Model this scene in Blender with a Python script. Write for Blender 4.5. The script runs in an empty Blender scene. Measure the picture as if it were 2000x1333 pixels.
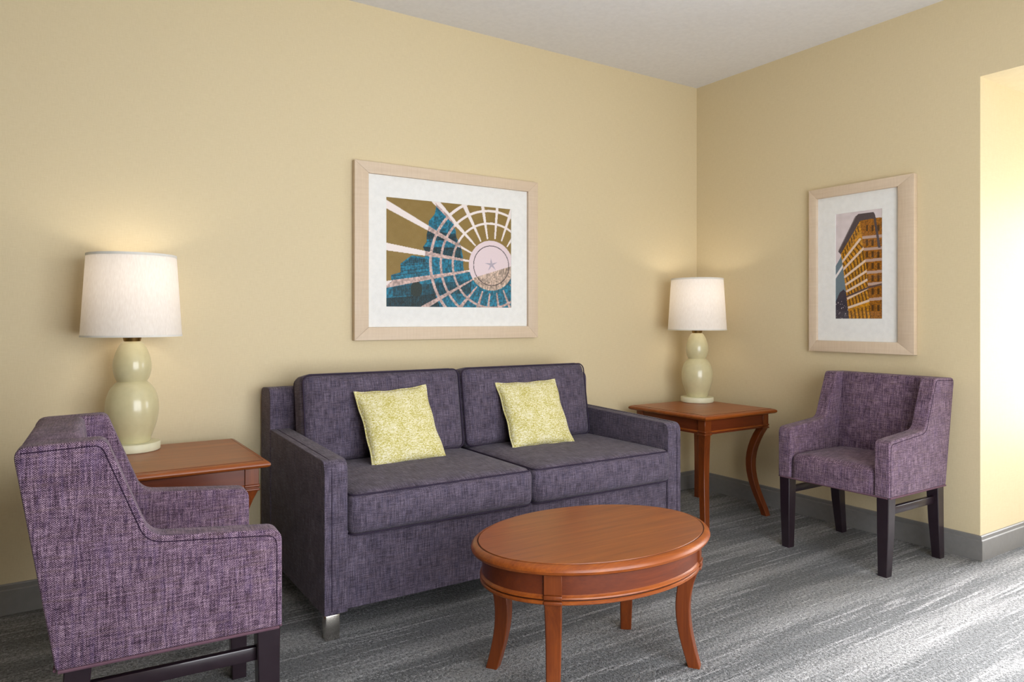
import bpy, bmesh, math, random
import numpy as np
from mathutils import Vector, Matrix

random.seed(3)
scene = bpy.context.scene
COL = scene.collection
PI = math.pi

# ------------------------------------------------------------------ camera
cam_d = bpy.data.cameras.new('camera')
cam = bpy.data.objects.new('camera', cam_d)
COL.objects.link(cam)
cam.location = (-3.727, -3.4065, 1.1528)
cam.rotation_euler = (PI / 2, 0, -math.radians(33.0))
cam_d.sensor_width = 36.0
cam_d.lens = 1387.8 / 2000 * 36.0
cam_d.shift_y = -(666.5 - 623.6) / 2000
cam_d.clip_start = 0.05
scene.camera = cam

# ------------------------------------------------------------------ light
SKY = 7.0
SUN = 18.0
world = bpy.data.worlds.new('daylight')
scene.world = world
world.use_nodes = True
bg = world.node_tree.nodes['Background']
bg.inputs['Color'].default_value = (0.93, 0.96, 1.0, 1)
bg.inputs['Strength'].default_value = SKY


def add_light(name, kind, loc, rot, energy, color=(1, 1, 1), **kw):
    d = bpy.data.lights.new(name, kind)
    d.energy = energy
    d.color = color
    for k, v in kw.items():
        setattr(d, k, v)
    o = bpy.data.objects.new(name, d)
    COL.objects.link(o)
    o.location = loc
    o.rotation_euler = rot
    return o


# soft hazy sun that comes in through the window in the alcove, travelling to -x
sun_dir = Vector((-1.0, -0.02, -0.55)).normalized()
sun = add_light('sun', 'SUN', (3, -3, 4), sun_dir.to_track_quat('-Z', 'Y').to_euler(), SUN, (1.0, 0.98, 0.97))
sun.data.angle = math.radians(15)

scene.view_settings.view_transform = 'Standard'
scene.view_settings.look = 'None'
scene.view_settings.gamma = 1.0
scene.view_settings.use_curve_mapping = False
scene.view_settings.exposure = 0.36
try:
    scene.cycles.use_denoising = True
    scene.cycles.denoising_input_passes = 'RGB_ALBEDO_NORMAL'
    scene.cycles.denoising_prefilter = 'NONE'
    scene.cycles.max_bounces = 10
    scene.cycles.diffuse_bounces = 6
    scene.cycles.transparent_max_bounces = 16
    scene.cycles.caustics_reflective = False
    scene.cycles.caustics_refractive = False
    scene.cycles.sample_clamp_indirect = 8.0
except Exception:
    pass


# ------------------------------------------------------------------ materials
def lin(c):
    return tuple(((v / 255) / 12.92 if v / 255 <= 0.04045 else ((v / 255 + 0.055) / 1.055) ** 2.4) for v in c)


def rgba(c):
    return lin(c) + (1.0,)


class N:
    """small helper around a material's node tree"""

    def __init__(self, name):
        self.m = bpy.data.materials.new(name)
        self.m.use_nodes = True
        self.t = self.m.node_tree
        self.b = self.t.nodes['Principled BSDF']

    def n(self, kind, **kw):
        x = self.t.nodes.new(kind)
        for k, v in kw.items():
            setattr(x, k, v)
        return x

    def link(self, a, b):
        self.t.links.new(a, b)

    def setin(self, node, key, v):
        if hasattr(v, 'links'):
            self.link(v, node.inputs[key])
        else:
            node.inputs[key].default_value = v

    def math(self, op, a, b=0.0, clamp=False):
        x = self.n('ShaderNodeMath', operation=op, use_clamp=clamp)
        self.setin(x, 0, a)
        self.setin(x, 1, b)
        return x.outputs[0]

    def coord(self, which):
        return self.n('ShaderNodeTexCoord').outputs[which]

    def mapped(self, vec, scale=(1, 1, 1), loc=(0, 0, 0)):
        x = self.n('ShaderNodeMapping')
        self.link(vec, x.inputs['Vector'])
        x.inputs['Scale'].default_value = scale
        x.inputs['Location'].default_value = loc
        return x.outputs[0]

    def noise(self, vec, scale=1.0, detail=2.0, rough=0.5, dist=0.0):
        x = self.n('ShaderNodeTexNoise')
        self.link(vec, x.inputs['Vector'])
        x.inputs['Scale'].default_value = scale
        x.inputs['Detail'].default_value = detail
        x.inputs['Roughness'].default_value = rough
        x.inputs['Distortion'].default_value = dist
        return x.outputs['Fac']

    def ramp(self, fac, stops, interp='LINEAR'):
        x = self.n('ShaderNodeValToRGB')
        x.color_ramp.interpolation = interp
        e = x.color_ramp.elements
        while len(e) < len(stops):
            e.new(0.5)
        for i, (p, c) in enumerate(stops):
            e[i].position = p
            e[i].color = c if len(c) == 4 else rgba(c)
        self.link(fac, x.inputs['Fac'])
        return x.outputs['Color']

    def mix(self, fac, a, b, blend='MIX'):
        x = self.n('ShaderNodeMix', data_type='RGBA', blend_type=blend)
        self.setin(x, 0, fac)
        self.setin(x, 6, a)
        self.setin(x, 7, b)
        return x.outputs[2]

    def bump(self, h, strength=0.3, dist=0.001):
        x = self.n('ShaderNodeBump')
        x.inputs['Strength'].default_value = strength
        x.inputs['Distance'].default_value = dist
        self.link(h, x.inputs['Height'])
        self.link(x.outputs[0], self.b.inputs['Normal'])

    def base(self, v):
        self.setin(self.b, 'Base Color', v)

    def p(self, **kw):
        for k, v in kw.items():
            key = k.replace('_', ' ').title()
            key = {'Ior': 'IOR', 'Specular': 'Specular IOR Level', 'Coat': 'Coat Weight', 'Sheen': 'Sheen Weight'}.get(key, key)
            self.setin(self.b, key, v)


def mat_wall():
    k = N('tan_vinyl_wallcovering')
    o = k.coord('Object')
    a = k.noise(k.mapped(o, (30, 30, 420)), 1, 2)
    b = k.noise(k.mapped(o, (420, 420, 30)), 1, 2)
    s = k.math('ADD', a, b)
    f = k.math('MULTIPLY', s, 0.5)
    k.base(k.ramp(f, [(0.3, (208, 192, 155)), (0.7, (217, 202, 167))]))
    k.p(roughness=0.55, specular=0.3)
    k.bump(f, 0.25, 0.0006)
    return k.m


def mat_plain(name, c, rough=0.5, spec=0.5, metal=0.0, coat=0.0):
    k = N(name)
    o = k.coord('Object')
    n = k.noise(o, 40, 3)
    c2 = tuple(max(0, v - 6) for v in c)
    k.base(k.ramp(n, [(0.3, c2), (0.7, c)]))
    k.p(roughness=rough, specular=spec, metallic=metal, coat=coat)
    return k.m


def mat_carpet():
    k = N('grey_streaked_carpet')
    o = k.coord('Object')
    pile = k.noise(o, 190, 2, 0.6)
    pile2 = k.noise(o, 85, 2, 0.6)
    big = k.noise(k.mapped(o, (0.55, 6.5, 1), (3, 0.4, 0)), 1, 3, 0.6)
    s1 = k.noise(k.mapped(o, (1.6, 40, 1)), 1, 2, 0.55, 0.2)
    s2 = k.noise(k.mapped(o, (2.6, 95, 1), (7, 3, 0)), 1, 2, 0.55, 0.15)
    s3 = k.noise(k.mapped(o, (0.9, 20, 1), (2, 8, 0)), 1, 3, 0.6, 0.3)
    pv = k.math('ADD', k.math('MULTIPLY', pile, 0.5), k.math('MULTIPLY', pile2, 0.5))
    edge = k.math('MULTIPLY', k.math('SUBTRACT', pv, 0.5), 0.30)

    def streak(s, lo, hi):
        v = k.math('ADD', s, edge)
        m = k.n('ShaderNodeMapRange', interpolation_type='SMOOTHSTEP')
        k.link(v, m.inputs[0])
        m.inputs[1].default_value = lo
        m.inputs[2].default_value = hi
        return m.outputs[0]

    l1 = streak(s1, 0.595, 0.68)
    l2 = k.math('MULTIPLY', streak(s2, 0.60, 0.70), 0.5)
    l3 = k.math('MULTIPLY', streak(s3, 0.600, 0.655), 0.8)
    lt = k.math('MAXIMUM', k.math('MAXIMUM', l1, l2), l3)
    dk = streak(big, 0.42, 0.62)
    body = k.mix(dk, rgba((114, 116, 118)), rgba((156, 157, 158)))
    c = k.mix(k.math('MULTIPLY', lt, 0.64), body, rgba((194, 194, 196)))
    spk = k.ramp(pv, [(0.34, (96, 96, 97)), (0.46, (196, 196, 197)), (0.62, (255, 255, 255))])
    c = k.mix(0.9, c, spk, 'MULTIPLY')
    k.base(c)
    k.p(roughness=0.95, specular=0.1, sheen=0.1)
    k.bump(pv, 1.0, 0.012)
    return k.m


def mat_fabric(name, dark, mid, light, fleckA, fleckB, pitch, contrast=1.0, twill=0.15, fine=1.0):
    k = N(name)
    uv = k.coord('UV')
    sep = k.n('ShaderNodeSeparateXYZ')
    k.link(uv, sep.inputs[0])
    u, v = sep.outputs[0], sep.outputs[1]
    w = 2 * PI / pitch
    su = k.math('SINE', k.math('MULTIPLY', u, w))
    sv = k.math('SINE', k.math('MULTIPLY', v, w * 1.13))
    weave = k.math('MULTIPLY', su, sv)
    A = k.noise(k.mapped(uv, (26, 260 * fine, 1)), 1, 3, 0.6)
    B = k.noise(k.mapped(uv, (260 * fine, 17, 1), (3, 1, 0)), 1, 3, 0.6)
    C = k.noise(k.mapped(uv, (520 * fine, 520 * fine, 1)), 1, 2)
    D = k.noise(k.mapped(uv, (11, 17, 1)), 1, 2)

    def term(x, g):
        return k.math('MULTIPLY', k.math('SUBTRACT', x, 0.5), g * contrast)

    val = k.math('ADD', k.math('MULTIPLY', weave, twill * contrast), 0.5)
    for x, g in ((A, 0.65), (B, 0.85), (C, 1.1), (D, 0.3)):
        val = k.math('ADD', val, term(x, g))
    c = k.ramp(val, [(0.12, dark), (0.5, mid), (0.95, light)])
    E_ = k.noise(k.mapped(uv, (120 * fine, 9, 1), (9, 2, 0)), 1, 2)
    F_ = k.noise(k.mapped(uv, (9, 120 * fine, 1), (1, 12, 0)), 1, 2)
    fa = k.ramp(E_, [(0.5, (0, 0, 0)), (0.75, (140, 140, 140))])
    fb = k.ramp(F_, [(0.5, (0, 0, 0)), (0.75, (140, 140, 140))])
    c = k.mix(fa, c, rgba(fleckA))
    c = k.mix(fb, c, rgba(fleckB))
    # keep the weave's light and dark on top of the flecks
    sh = k.ramp(val, [(0.1, (150, 150, 150)), (0.6, (255, 255, 255))])
    c = k.mix(0.6, c, sh, 'MULTIPLY')
    k.base(c)
    k.p(roughness=0.9, specular=0.15, sheen=0.10)
    k.b.inputs['Sheen Roughness'].default_value = 0.5
    k.bump(val, 0.6, 0.0012)
    return k.m


def mat_wood(name, axis, dark=(116, 51, 14), light=(176, 97, 32), rough=0.36):
    k = N(name)
    o = k.coord('Object')
    sc = [38, 38, 38]
    sc[axis] = 2.2
    a = k.noise(k.mapped(o, tuple(sc)), 1, 4, 0.6, 0.4)
    sc2 = [190, 190, 190]
    sc2[axis] = 7
    b = k.noise(k.mapped(o, tuple(sc2)), 1, 3, 0.6)
    f = k.math('ADD', k.math('MULTIPLY', a, 0.6), k.math('MULTIPLY', b, 0.4))
    k.base(k.ramp(f, [(0.3, dark), (0.55, tuple((d + l) // 2 for d, l in zip(dark, light))), (0.75, light)]))
    k.p(roughness=rough, specular=0.38, coat=0.12)
    k.b.inputs['Coat Roughness'].default_value = 0.22
    k.bump(b, 0.06, 0.0004)
    return k.m


def mat_pillow(name, off):
    k = N(name)
    uv = k.coord('UV')
    a = k.noise(k.mapped(uv, (110, 260, 1), (off, off, 0)), 1, 2, 0.6, 1.2)
    b = k.noise(k.mapped(uv, (14, 17, 1), (off, 2, 0)), 1, 2)
    c = k.noise(k.mapped(uv, (380, 380, 1)), 1, 2)
    f = k.math('ADD', a, k.math('MULTIPLY', k.math('SUBTRACT', b, 0.5), 0.25))
    f = k.math('ADD', f, k.math('MULTIPLY', k.math('SUBTRACT', c, 0.5), 0.25))
    k.base(k.ramp(f, [(0.34, (174, 162, 76)), (0.45, (202, 192, 110)), (0.54, (224, 217, 172)), (0.66, (236, 232, 212))]))
    k.p(roughness=0.9, specular=0.15, sheen=0.2)
    k.bump(f, 0.7, 0.002)
    return k.m


def mat_frame():
    k = N('pale_washed_oak')
    o = k.coord('Object')
    a = k.noise(k.mapped(o, (6, 6, 90)), 1, 4, 0.6)
    b = k.noise(k.mapped(o, (120, 120, 9)), 1, 3, 0.6)
    f = k.math('MULTIPLY', k.math('ADD', a, b), 0.5)
    k.base(k.ramp(f, [(0.3, (204, 183, 158)), (0.7, (216, 197, 174))]))
    k.p(roughness=0.5, specular=0.35)
    return k.m


def mat_attr(name, rough=0.5):
    k = N(name)
    at = k.n('ShaderNodeVertexColor')
    at.layer_name = 'ink'
    k.base(at.outputs[0])
    k.p(roughness=rough, specular=0.3)
    return k.m


def mat_glass():
    k = N('clear_glazing')
    t = k.t
    tr = k.n('ShaderNodeBsdfTransparent')
    gl = k.n('ShaderNodeBsdfGlossy')
    gl.inputs['Roughness'].default_value = 0.03
    lw = k.n('ShaderNodeLayerWeight')
    lw.inputs['Blend'].default_value = 0.5
    fac = k.math('ADD', k.math('MULTIPLY', k.math('POWER', lw.outputs['Facing'], 5.0), 0.5), 0.012)
    mx = k.n('ShaderNodeMixShader')
    k.link(fac, mx.inputs[0])
    k.link(tr.outputs[0], mx.inputs[1])
    k.link(gl.outputs[0], mx.inputs[2])
    k.link(mx.outputs[0], t.nodes['Material Output'].inputs['Surface'])
    return k.m


def mat_shade():
    k = N('white_linen_lampshade')
    uv = k.coord('Object')
    a = k.noise(k.mapped(uv, (300, 300, 40)), 1, 2)
    c = k.ramp(a, [(0.3, (240, 236, 232)), (0.7, (250, 247, 244))])
    df = k.n('ShaderNodeBsdfDiffuse')
    tl = k.n('ShaderNodeBsdfTranslucent')
    k.link(c, df.inputs[0])
    k.link(c, tl.inputs[0])
    mx = k.n('ShaderNodeMixShader')
    mx.inputs[0].default_value = 0.42
    k.link(df.outputs[0], mx.inputs[1])
    k.link(tl.outputs[0], mx.inputs[2])
    k.link(mx.outputs[0], k.t.nodes['Material Output'].inputs['Surface'])
    return k.m


def mat_emit(name, c, s):
    k = N(name)
    k.base(rgba(c))
    k.b.inputs['Emission Color'].default_value = rgba(c)
    k.b.inputs['Emission Strength'].default_value = s
    return k.m


M = {
    'wall': mat_wall(),
    'ceiling': mat_plain('white_ceiling_paint', (228, 228, 231), 0.9, 0.2),
    'carpet': mat_carpet(),
    'base': mat_plain('grey_baseboard_paint', (126, 124, 122), 0.35, 0.5),
    'white': mat_plain('white_window_paint', (235, 235, 232), 0.4, 0.5),
    'chair': mat_fabric('mauve_tweed', (28, 16, 31), (96, 72, 94), (180, 155, 172), (84, 68, 118), (116, 95, 84), 0.0052, 1.05, 0.28, 0.8),
    'sofa': mat_fabric('slate_purple_weave', (36, 32, 43), (82, 73, 89), (148, 137, 156), (74, 75, 106), (102, 86, 90), 0.004, 0.9, 0.12, 1.0),
    'piping': mat_plain('dark_purple_piping', (58, 50, 66), 0.9, 0.1),
    'chairpipe': mat_plain('mauve_piping', (104, 78, 90), 0.9, 0.1),
    'chairseam': mat_plain('dark_mauve_seam', (48, 34, 52), 0.9, 0.1),
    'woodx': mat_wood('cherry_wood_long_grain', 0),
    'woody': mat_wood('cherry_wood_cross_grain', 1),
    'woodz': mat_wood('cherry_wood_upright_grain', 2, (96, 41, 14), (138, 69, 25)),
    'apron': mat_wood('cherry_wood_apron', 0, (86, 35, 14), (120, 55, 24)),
    'groove': mat_plain('dark_stained_groove', (48, 18, 8), 0.5, 0.3),
    'espresso': mat_plain('espresso_stained_wood', (38, 26, 34), 0.3, 0.5, 0, 0.3),
    'chrome': mat_plain('brushed_chrome', (205, 200, 192), 0.22, 0.5, 1.0),
    'pillow1': mat_pillow('chartreuse_scribble_cloth', 3.1),
    'frame': mat_frame(),
    'mat': mat_plain('white_mat_board', (238, 238, 236), 0.8, 0.2),
    'ink': mat_attr('printed_ink'),
    'glass': mat_glass(),
    'glaze': mat_plain('pale_sage_glaze', (202, 194, 154), 0.28, 0.5, 0, 0.4),
    'glazedisc': mat_plain('cream_lamp_foot', (222, 220, 190), 0.4, 0.4),
    'brass': mat_plain('aged_brass', (150, 120, 70), 0.35, 0.5, 1.0),
    'shade': mat_shade(),
    'trim': mat_plain('white_shade_trim', (224, 222, 216), 0.8, 0.2),
    'bulb': mat_emit('warm_bulb_glass', (255, 232, 200), 2.5),
}


# ------------------------------------------------------------------ mesh helpers
def box_uv(bm):
    lay = bm.loops.layers.uv.verify()
    bm.normal_update()
    for f in bm.faces:
        n = f.normal
        ax, ay, az = abs(n.x), abs(n.y), abs(n.z)
        for l in f.loops:
            c = l.vert.co
            if az >= ax and az >= ay:
                l[lay].uv = (c.x, c.y)
            elif ax >= ay:
                l[lay].uv = (c.y, c.z)
            else:
                l[lay].uv = (c.x, c.z)


def obj(name, bm, mat, parent=None, loc=(0, 0, 0), rot=(0, 0, 0), smooth=40, uv=True):
    if uv:
        box_uv(bm)
    bmesh.ops.recalc_face_normals(bm, faces=bm.faces[:])
    me = bpy.data.meshes.new(name)
    bm.to_mesh(me)
    bm.free()
    if smooth:
        me.polygons.foreach_set('use_smooth', [True] * len(me.polygons))
        me.set_sharp_from_angle(angle=math.radians(smooth))
    me.materials.append(M[mat] if isinstance(mat, str) else mat)
    o = bpy.data.objects.new(name, me)
    COL.objects.link(o)
    o.location = loc
    o.rotation_euler = rot
    if parent:
        o.parent = parent
    return o


def tag(o, label, cat, group=None):
    o['label'] = label
    o['category'] = cat
    if group:
        o['group'] = group
    return o


def thing(name, label, cat, loc, rotz=0, group=None):
    o = bpy.data.objects.new(name, None)
    COL.objects.link(o)
    o.empty_display_size = 0.1
    o.location = loc
    o.rotation_euler = (0, 0, rotz)
    return tag(o, label, cat, group)


def struct(name, bm, mat, label=None, parent=None, **kw):
    o = obj(name, bm, mat, parent, **kw)
    if parent is None:
        o['kind'] = 'structure'
        if label:
            o['label'] = label
    return o


def box(x0, x1, y0, y1, z0, z1, r=0.0, seg=2, bm=None):
    b = bmesh.new()
    bmesh.ops.create_cube(b, size=1)
    for v in b.verts:
        v.co = Vector(((x0 + x1) / 2 + v.co.x * (x1 - x0), (y0 + y1) / 2 + v.co.y * (y1 - y0), (z0 + z1) / 2 + v.co.z * (z1 - z0)))
    if r > 0:
        bmesh.ops.bevel(b, geom=b.edges[:], offset=r, segments=seg, profile=0.5, affect='EDGES', clamp_overlap=True)
    return merge(bm, b)


def merge(bm, b):
    if bm is None:
        return b
    me = bpy.data.meshes.new('tmp')
    b.to_mesh(me)
    b.free()
    bm.from_mesh(me)
    bpy.data.meshes.remove(me)
    return bm


def arc(cx, cy, r, a0, a1, n):
    return [(cx + r * math.cos(math.radians(a0 + (a1 - a0) * i / n)), cy + r * math.sin(math.radians(a0 + (a1 - a0) * i / n))) for i in range(n + 1)]


def fillet(pts, radii, n=6):
    """round the corners of a closed polygon"""
    out = []
    L = len(pts)
    for i in range(L):
        p = Vector(pts[i])
        a = Vector(pts[i - 1]) - p
        b = Vector(pts[(i + 1) % L]) - p
        r = radii[i]
        if r <= 0:
            out.append(tuple(p))
            continue
        ang = a.angle(b)
        t = min(r / math.tan(ang / 2), a.length * 0.48, b.length * 0.48)
        p0 = p + a.normalized() * t
        p1 = p + b.normalized() * t
        for k in range(n + 1):
            s = k / n
            q = p0 * (1 - s) ** 2 + p * 2 * s * (1 - s) + p1 * s * s
            out.append(tuple(q))
    return out


def prism(outline, t0, t1, plane='yz', r=0.0, seg=3, bm=None):
    """outline in a plane, extruded along the third axis, rims rounded"""
    b = bmesh.new()

    def P3(a, c, t):
        return {'yz': (t, a, c), 'xz': (a, t, c), 'xy': (a, c, t)}[plane]

    n = len(outline)
    v0 = [b.verts.new(P3(a, c, t0)) for a, c in outline]
    v1 = [b.verts.new(P3(a, c, t1)) for a, c in outline]
    b.faces.new(v0)
    b.faces.new(v1[::-1])
    for i in range(n):
        b.faces.new((v0[i], v0[(i + 1) % n], v1[(i + 1) % n], v1[i]))
    bmesh.ops.recalc_face_normals(b, faces=b.faces[:])
    if r > 0:
        b.edges.ensure_lookup_table()
        rim = [e for e in b.edges if len(e.link_faces) == 2 and any(len(f.verts) == n and n > 4 for f in e.link_faces)]
        if n <= 4:
            rim = b.edges[:]
        bmesh.ops.bevel(b, geom=rim, offset=r, segments=seg, profile=0.5, affect='EDGES', clamp_overlap=True)
    return merge(bm, b)


def tube(path, r, closed=False, n=8, bm=None):
    b = bmesh.new()
    P = [Vector(p) for p in path]
    L = len(P)
    rings = []
    up = None
    for i in range(L):
        if closed:
            d = P[(i + 1) % L] - P[i - 1]
        else:
            d = P[min(i + 1, L - 1)] - P[max(i - 1, 0)]
        d.normalize()
        if up is None:
            up = Vector((0, 0, 1)) if abs(d.z) < 0.9 else Vector((1, 0, 0))
        s = d.cross(up)
        if s.length < 1e-5:
            s = d.orthogonal()
        s.normalize()
        up = s.cross(d).normalized()
        rings.append([b.verts.new(P[i] + (s * math.cos(2 * PI * k / n) + up * math.sin(2 * PI * k / n)) * r) for k in range(n)])
    for i in range(L if closed else L - 1):
        A, B = rings[i], rings[(i + 1) % L]
        # match the rotation of the closing ring
        off = 0
        if closed and i == L - 1:
            off = min(range(n), key=lambda o: (A[0].co - B[o].co).length)
        for k in range(n):
            b.faces.new((A[k], A[(k + 1) % n], B[(k + 1 + off) % n], B[(k + off) % n]))
    if not closed:
        b.faces.new(rings[0][::-1])
        b.faces.new(rings[-1])
    return merge(bm, b)


def lathe(profile, n=48, bm=None, rx=1.0, ry=1.0, cap=True):
    """profile (r, z); for oval things r is added to the half axes rx / ry"""
    b = bmesh.new()
    rings = []
    for r, z in profile:
        ring = []
        for k in range(n):
            a = 2 * PI * k / n
            if rx == 1.0 and ry == 1.0:
                x, y = r * math.cos(a), r * math.sin(a)
            else:
                x, y = (rx + r) * math.cos(a), (ry + r) * math.sin(a)
            ring.append(b.verts.new((x, y, z)))
        rings.append(ring)
    for A, B in zip(rings, rings[1:]):
        for k in range(n):
            b.faces.new((A[k], A[(k + 1) % n], B[(k + 1) % n], B[k]))
    if cap:
        b.faces.new(rings[0][::-1])
        b.faces.new(rings[-1])
    return merge(bm, b)


def rounded_cushion(sx, sy, sz, r, crown=0.02, crown_front=0.0, cuts=14, pinch=0.0):
    """soft box centred on the origin: rounded edges, puffed top and bottom and front"""
    b = bmesh.new()
    bmesh.ops.create_cube(b, size=2)
    bmesh.ops.subdivide_edges(b, edges=b.edges[:], cuts=cuts, use_grid_fill=True)
    hx, hy, hz = sx / 2, sy / 2, sz / 2

    def warp(t):
        # more vertices near the rim
        return math.copysign(1 - (1 - abs(t)) ** 1.6, t)

    for v in b.verts:
        q = v.co.copy()
        q = Vector((warp(q.x), warp(q.y), warp(q.z)))
        p = Vector((q.x * hx, q.y * hy, q.z * hz))
        core = Vector((max(-hx + r, min(hx - r, p.x)), max(-hy + r, min(hy - r, p.y)), max(-hz + r, min(hz - r, p.z))))
        d = p - core
        if d.length > 1e-9:
            p = core + d.normalized() * min(r, d.length if d.length < r else r)
        bx, by = 1 - q.x ** 4, 1 - q.y ** 4
        p.z += math.copysign(crown * bx * by, q.z) * (abs(q.z) ** 2)
        if crown_front:
            p.y -= crown_front * bx * (1 - q.z ** 2) if q.y < 0 else 0
        v.co = p
    return b


def rrect_path(sx, sy, r, z, n=6, y0=0.0):
    pts = []
    for cx, cy, a in ((sx / 2 - r, sy / 2 - r, 0), (-sx / 2 + r, sy / 2 - r, 90), (-sx / 2 + r, -sy / 2 + r, 180), (sx / 2 - r, -sy / 2 + r, 270)):
        for x, y in arc(cx, cy, r, a, a + 90, n):
            pts.append((x, y + y0, z))
    return pts


def sabre(points, r_ch=0.12, rotz=0.0, bm=None):
    """square-section leg from horizontal rings: (x, y, z, half size)"""
    b = bmesh.new()
    rings = []
    cr, sr = math.cos(rotz), math.sin(rotz)
    for x, y, z, h in points:
        c = h * r_ch
        sq = [(h, h - c), (h - c, h), (-h + c, h), (-h, h - c), (-h, -h + c), (-h + c, -h), (h - c, -h), (h, -h + c)]
        rings.append([b.verts.new((x + a * cr - d * sr, y + a * sr + d * cr, z)) for a, d in sq])
    for A, B in zip(rings, rings[1:]):
        for k in range(8):
            b.faces.new((A[k], A[(k + 1) % 8], B[(k + 1) % 8], B[k]))
    b.faces.new(rings[0])
    b.faces.new(rings[-1][::-1])
    return merge(bm, b)


def copy_tree(o, parent=None):
    c = o.copy()
    COL.objects.link(c)
    if parent is not None:
        c.parent = parent
    for ch in list(o.children):
        copy_tree(ch, c)
    return c


# ------------------------------------------------------------------ the room
H = 2.74
XL, YF = -7.0, -3.8              # left wall, wall behind the camera
JY, HZ, DEP = -1.777, 2.313, 1.40  # jamb, head of the window recess, depth of the recess
JY2 = -3.75

struct('floor', box(XL - 0.2, DEP + 0.2, YF - 0.2, 0.2, -0.08, 0.0), 'carpet', 'grey carpet with pale streaks')
struct('ceiling', box(XL - 0.2, DEP + 0.2, YF - 0.2, 0.2, H, H + 0.12), 'ceiling', 'plain white painted ceiling')
struct('wall_back', box(XL - 0.15, 0.0, 0.0, 0.2, 0, H), 'wall', 'tan wall behind the sofa')
b = box(0, DEP, JY, 0.2, 0, H)
box(0, DEP, JY2, JY, HZ, H, bm=b)
box(0, DEP, YF - 0.2, JY2, 0, H, bm=b)
struct('wall_right', b, 'wall', 'tan wall with the window recess')
struct('wall_left', box(XL - 0.2, XL, YF - 0.2, 0.0, 0, H), 'wall', 'tan side wall')
VX0, VX1, VZ0, VZ1 = -3.45, -1.05, 0.15, 2.10   # unseen window added behind the camera to brighten the sofa wall
b = box(XL, VX0, YF - 0.2, YF, 0, H)
box(VX1, 0, YF - 0.2, YF, 0, H, bm=b)
box(VX0, VX1, YF - 0.2, YF, 0, VZ0, bm=b)
box(VX0, VX1, YF - 0.2, YF, VZ1, H, bm=b)
struct('wall_front', b, 'wall', 'tan wall opposite the sofa')
# outer wall of the recess with the window opening
WY0, WY1, WZ0, WZ1 = -3.65, -1.83, 0.35, 1.90
b = box(DEP, DEP + 0.12, JY2 - 0.1, JY + 0.1, 0, WZ0)
box(DEP, DEP + 0.12, JY2 - 0.1, JY + 0.1, WZ1, H, bm=b)
box(DEP, DEP + 0.12, WY1, JY + 0.1, WZ0, WZ1, bm=b)
box(DEP, DEP + 0.12, JY2 - 0.1, WY0, WZ0, WZ1, bm=b)
struct('wall_window', b, 'wall', 'outer wall of the window recess')


def baseboard(name, p0, p1, nrm, label):
    """moulded skirting swept along a wall foot: cap set back above the main board"""
    prof = [(0.0, 0.0), (0.016, 0.0), (0.016, 0.094), (0.0145, 0.0965), (0.010, 0.098), (0.010, 0.113), (0.007, 0.117), (0.0, 0.117)]
    bm = bmesh.new()
    ends = []
    for (x, y, m) in (p0, p1):
        ends.append([bm.verts.new((x + nrm[0] * a + m[0] * a, y + nrm[1] * a + m[1] * a, z)) for a, z in prof])
    L = len(prof)
    for k in range(L):
        bm.faces.new((ends[0][k], ends[0][(k + 1) % L], ends[1][(k + 1) % L], ends[1][k]))
    bm.faces.new(ends[0])
    bm.faces.new(ends[1][::-1])
    struct(name, bm, 'base', label, smooth=20)


baseboard('baseboard_back', (XL, 0, (1, 0)), (0, 0, (-1, 0)), (0, -1), 'grey skirting below the sofa wall')
baseboard('baseboard_right', (0, 0, (0, -1)), (0, JY, (0, -1)), (-1, 0), 'grey skirting below the small print')
baseboard('baseboard_recess', (0, JY, (-1, 0)), (DEP, JY, (-1, 0)), (0, -1), 'grey skirting inside the window recess')
baseboard('baseboard_left', (XL, 0, (0, -1)), (XL, YF, (0, 1)), (1, 0), 'grey skirting of the side wall')
baseboard('baseboard_front', (XL, YF, (1, 0)), (0, YF, (-1, 0)), (0, 1), 'grey skirting opposite the sofa')

# window of the recess (just outside the frame, lights the room)
win = bpy.data.objects.new('window_1', None)
COL.objects.link(win)
win.location = (DEP + 0.05, 0, 0)
win['kind'] = 'structure'
win['label'] = 'white framed window in the recess'
b = box(-0.03, 0.03, WY0, WY0 + 0.06, WZ0, WZ1)
box(-0.03, 0.03, WY1 - 0.06, WY1, WZ0, WZ1, bm=b)
box(-0.03, 0.03, WY0 + 0.06, WY1 - 0.06, WZ0, WZ0 + 0.06, bm=b)
box(-0.03, 0.03, WY0 + 0.06, WY1 - 0.06, WZ1 - 0.06, WZ1, bm=b)
obj('window_frame', b, 'white', win)
ym = (WY0 + WY1) / 2
obj('mullion', box(-0.025, 0.025, ym - 0.025, ym + 0.025, WZ0 + 0.06, WZ1 - 0.06), 'white', win)
for y0, y1 in ((WY0 + 0.06, ym - 0.025), (ym + 0.025, WY1 - 0.06)):
    obj('pane', box(-0.004, 0.004, y0, y1, WZ0 + 0.06, WZ1 - 0.06), 'glass', win)
win_fill = bpy.data.objects.new('window_fill', None)  # added window out of view, lets in fill daylight from behind the camera
COL.objects.link(win_fill)
win_fill.location = (0, YF - 0.1, 0)
win_fill['kind'] = 'structure'
win_fill['label'] = 'white framed window opposite the sofa, added for fill light'
b = box(VX0, VX0 + 0.06, -0.03, 0.03, VZ0, VZ1)
box(VX1 - 0.06, VX1, -0.03, 0.03, VZ0, VZ1, bm=b)
box(VX0 + 0.06, VX1 - 0.06, -0.03, 0.03, VZ0, VZ0 + 0.06, bm=b)
box(VX0 + 0.06, VX1 - 0.06, -0.03, 0.03, VZ1 - 0.06, VZ1, bm=b)
obj('window_frame', b, 'white', win_fill)
xm = (VX0 + VX1) / 2
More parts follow.
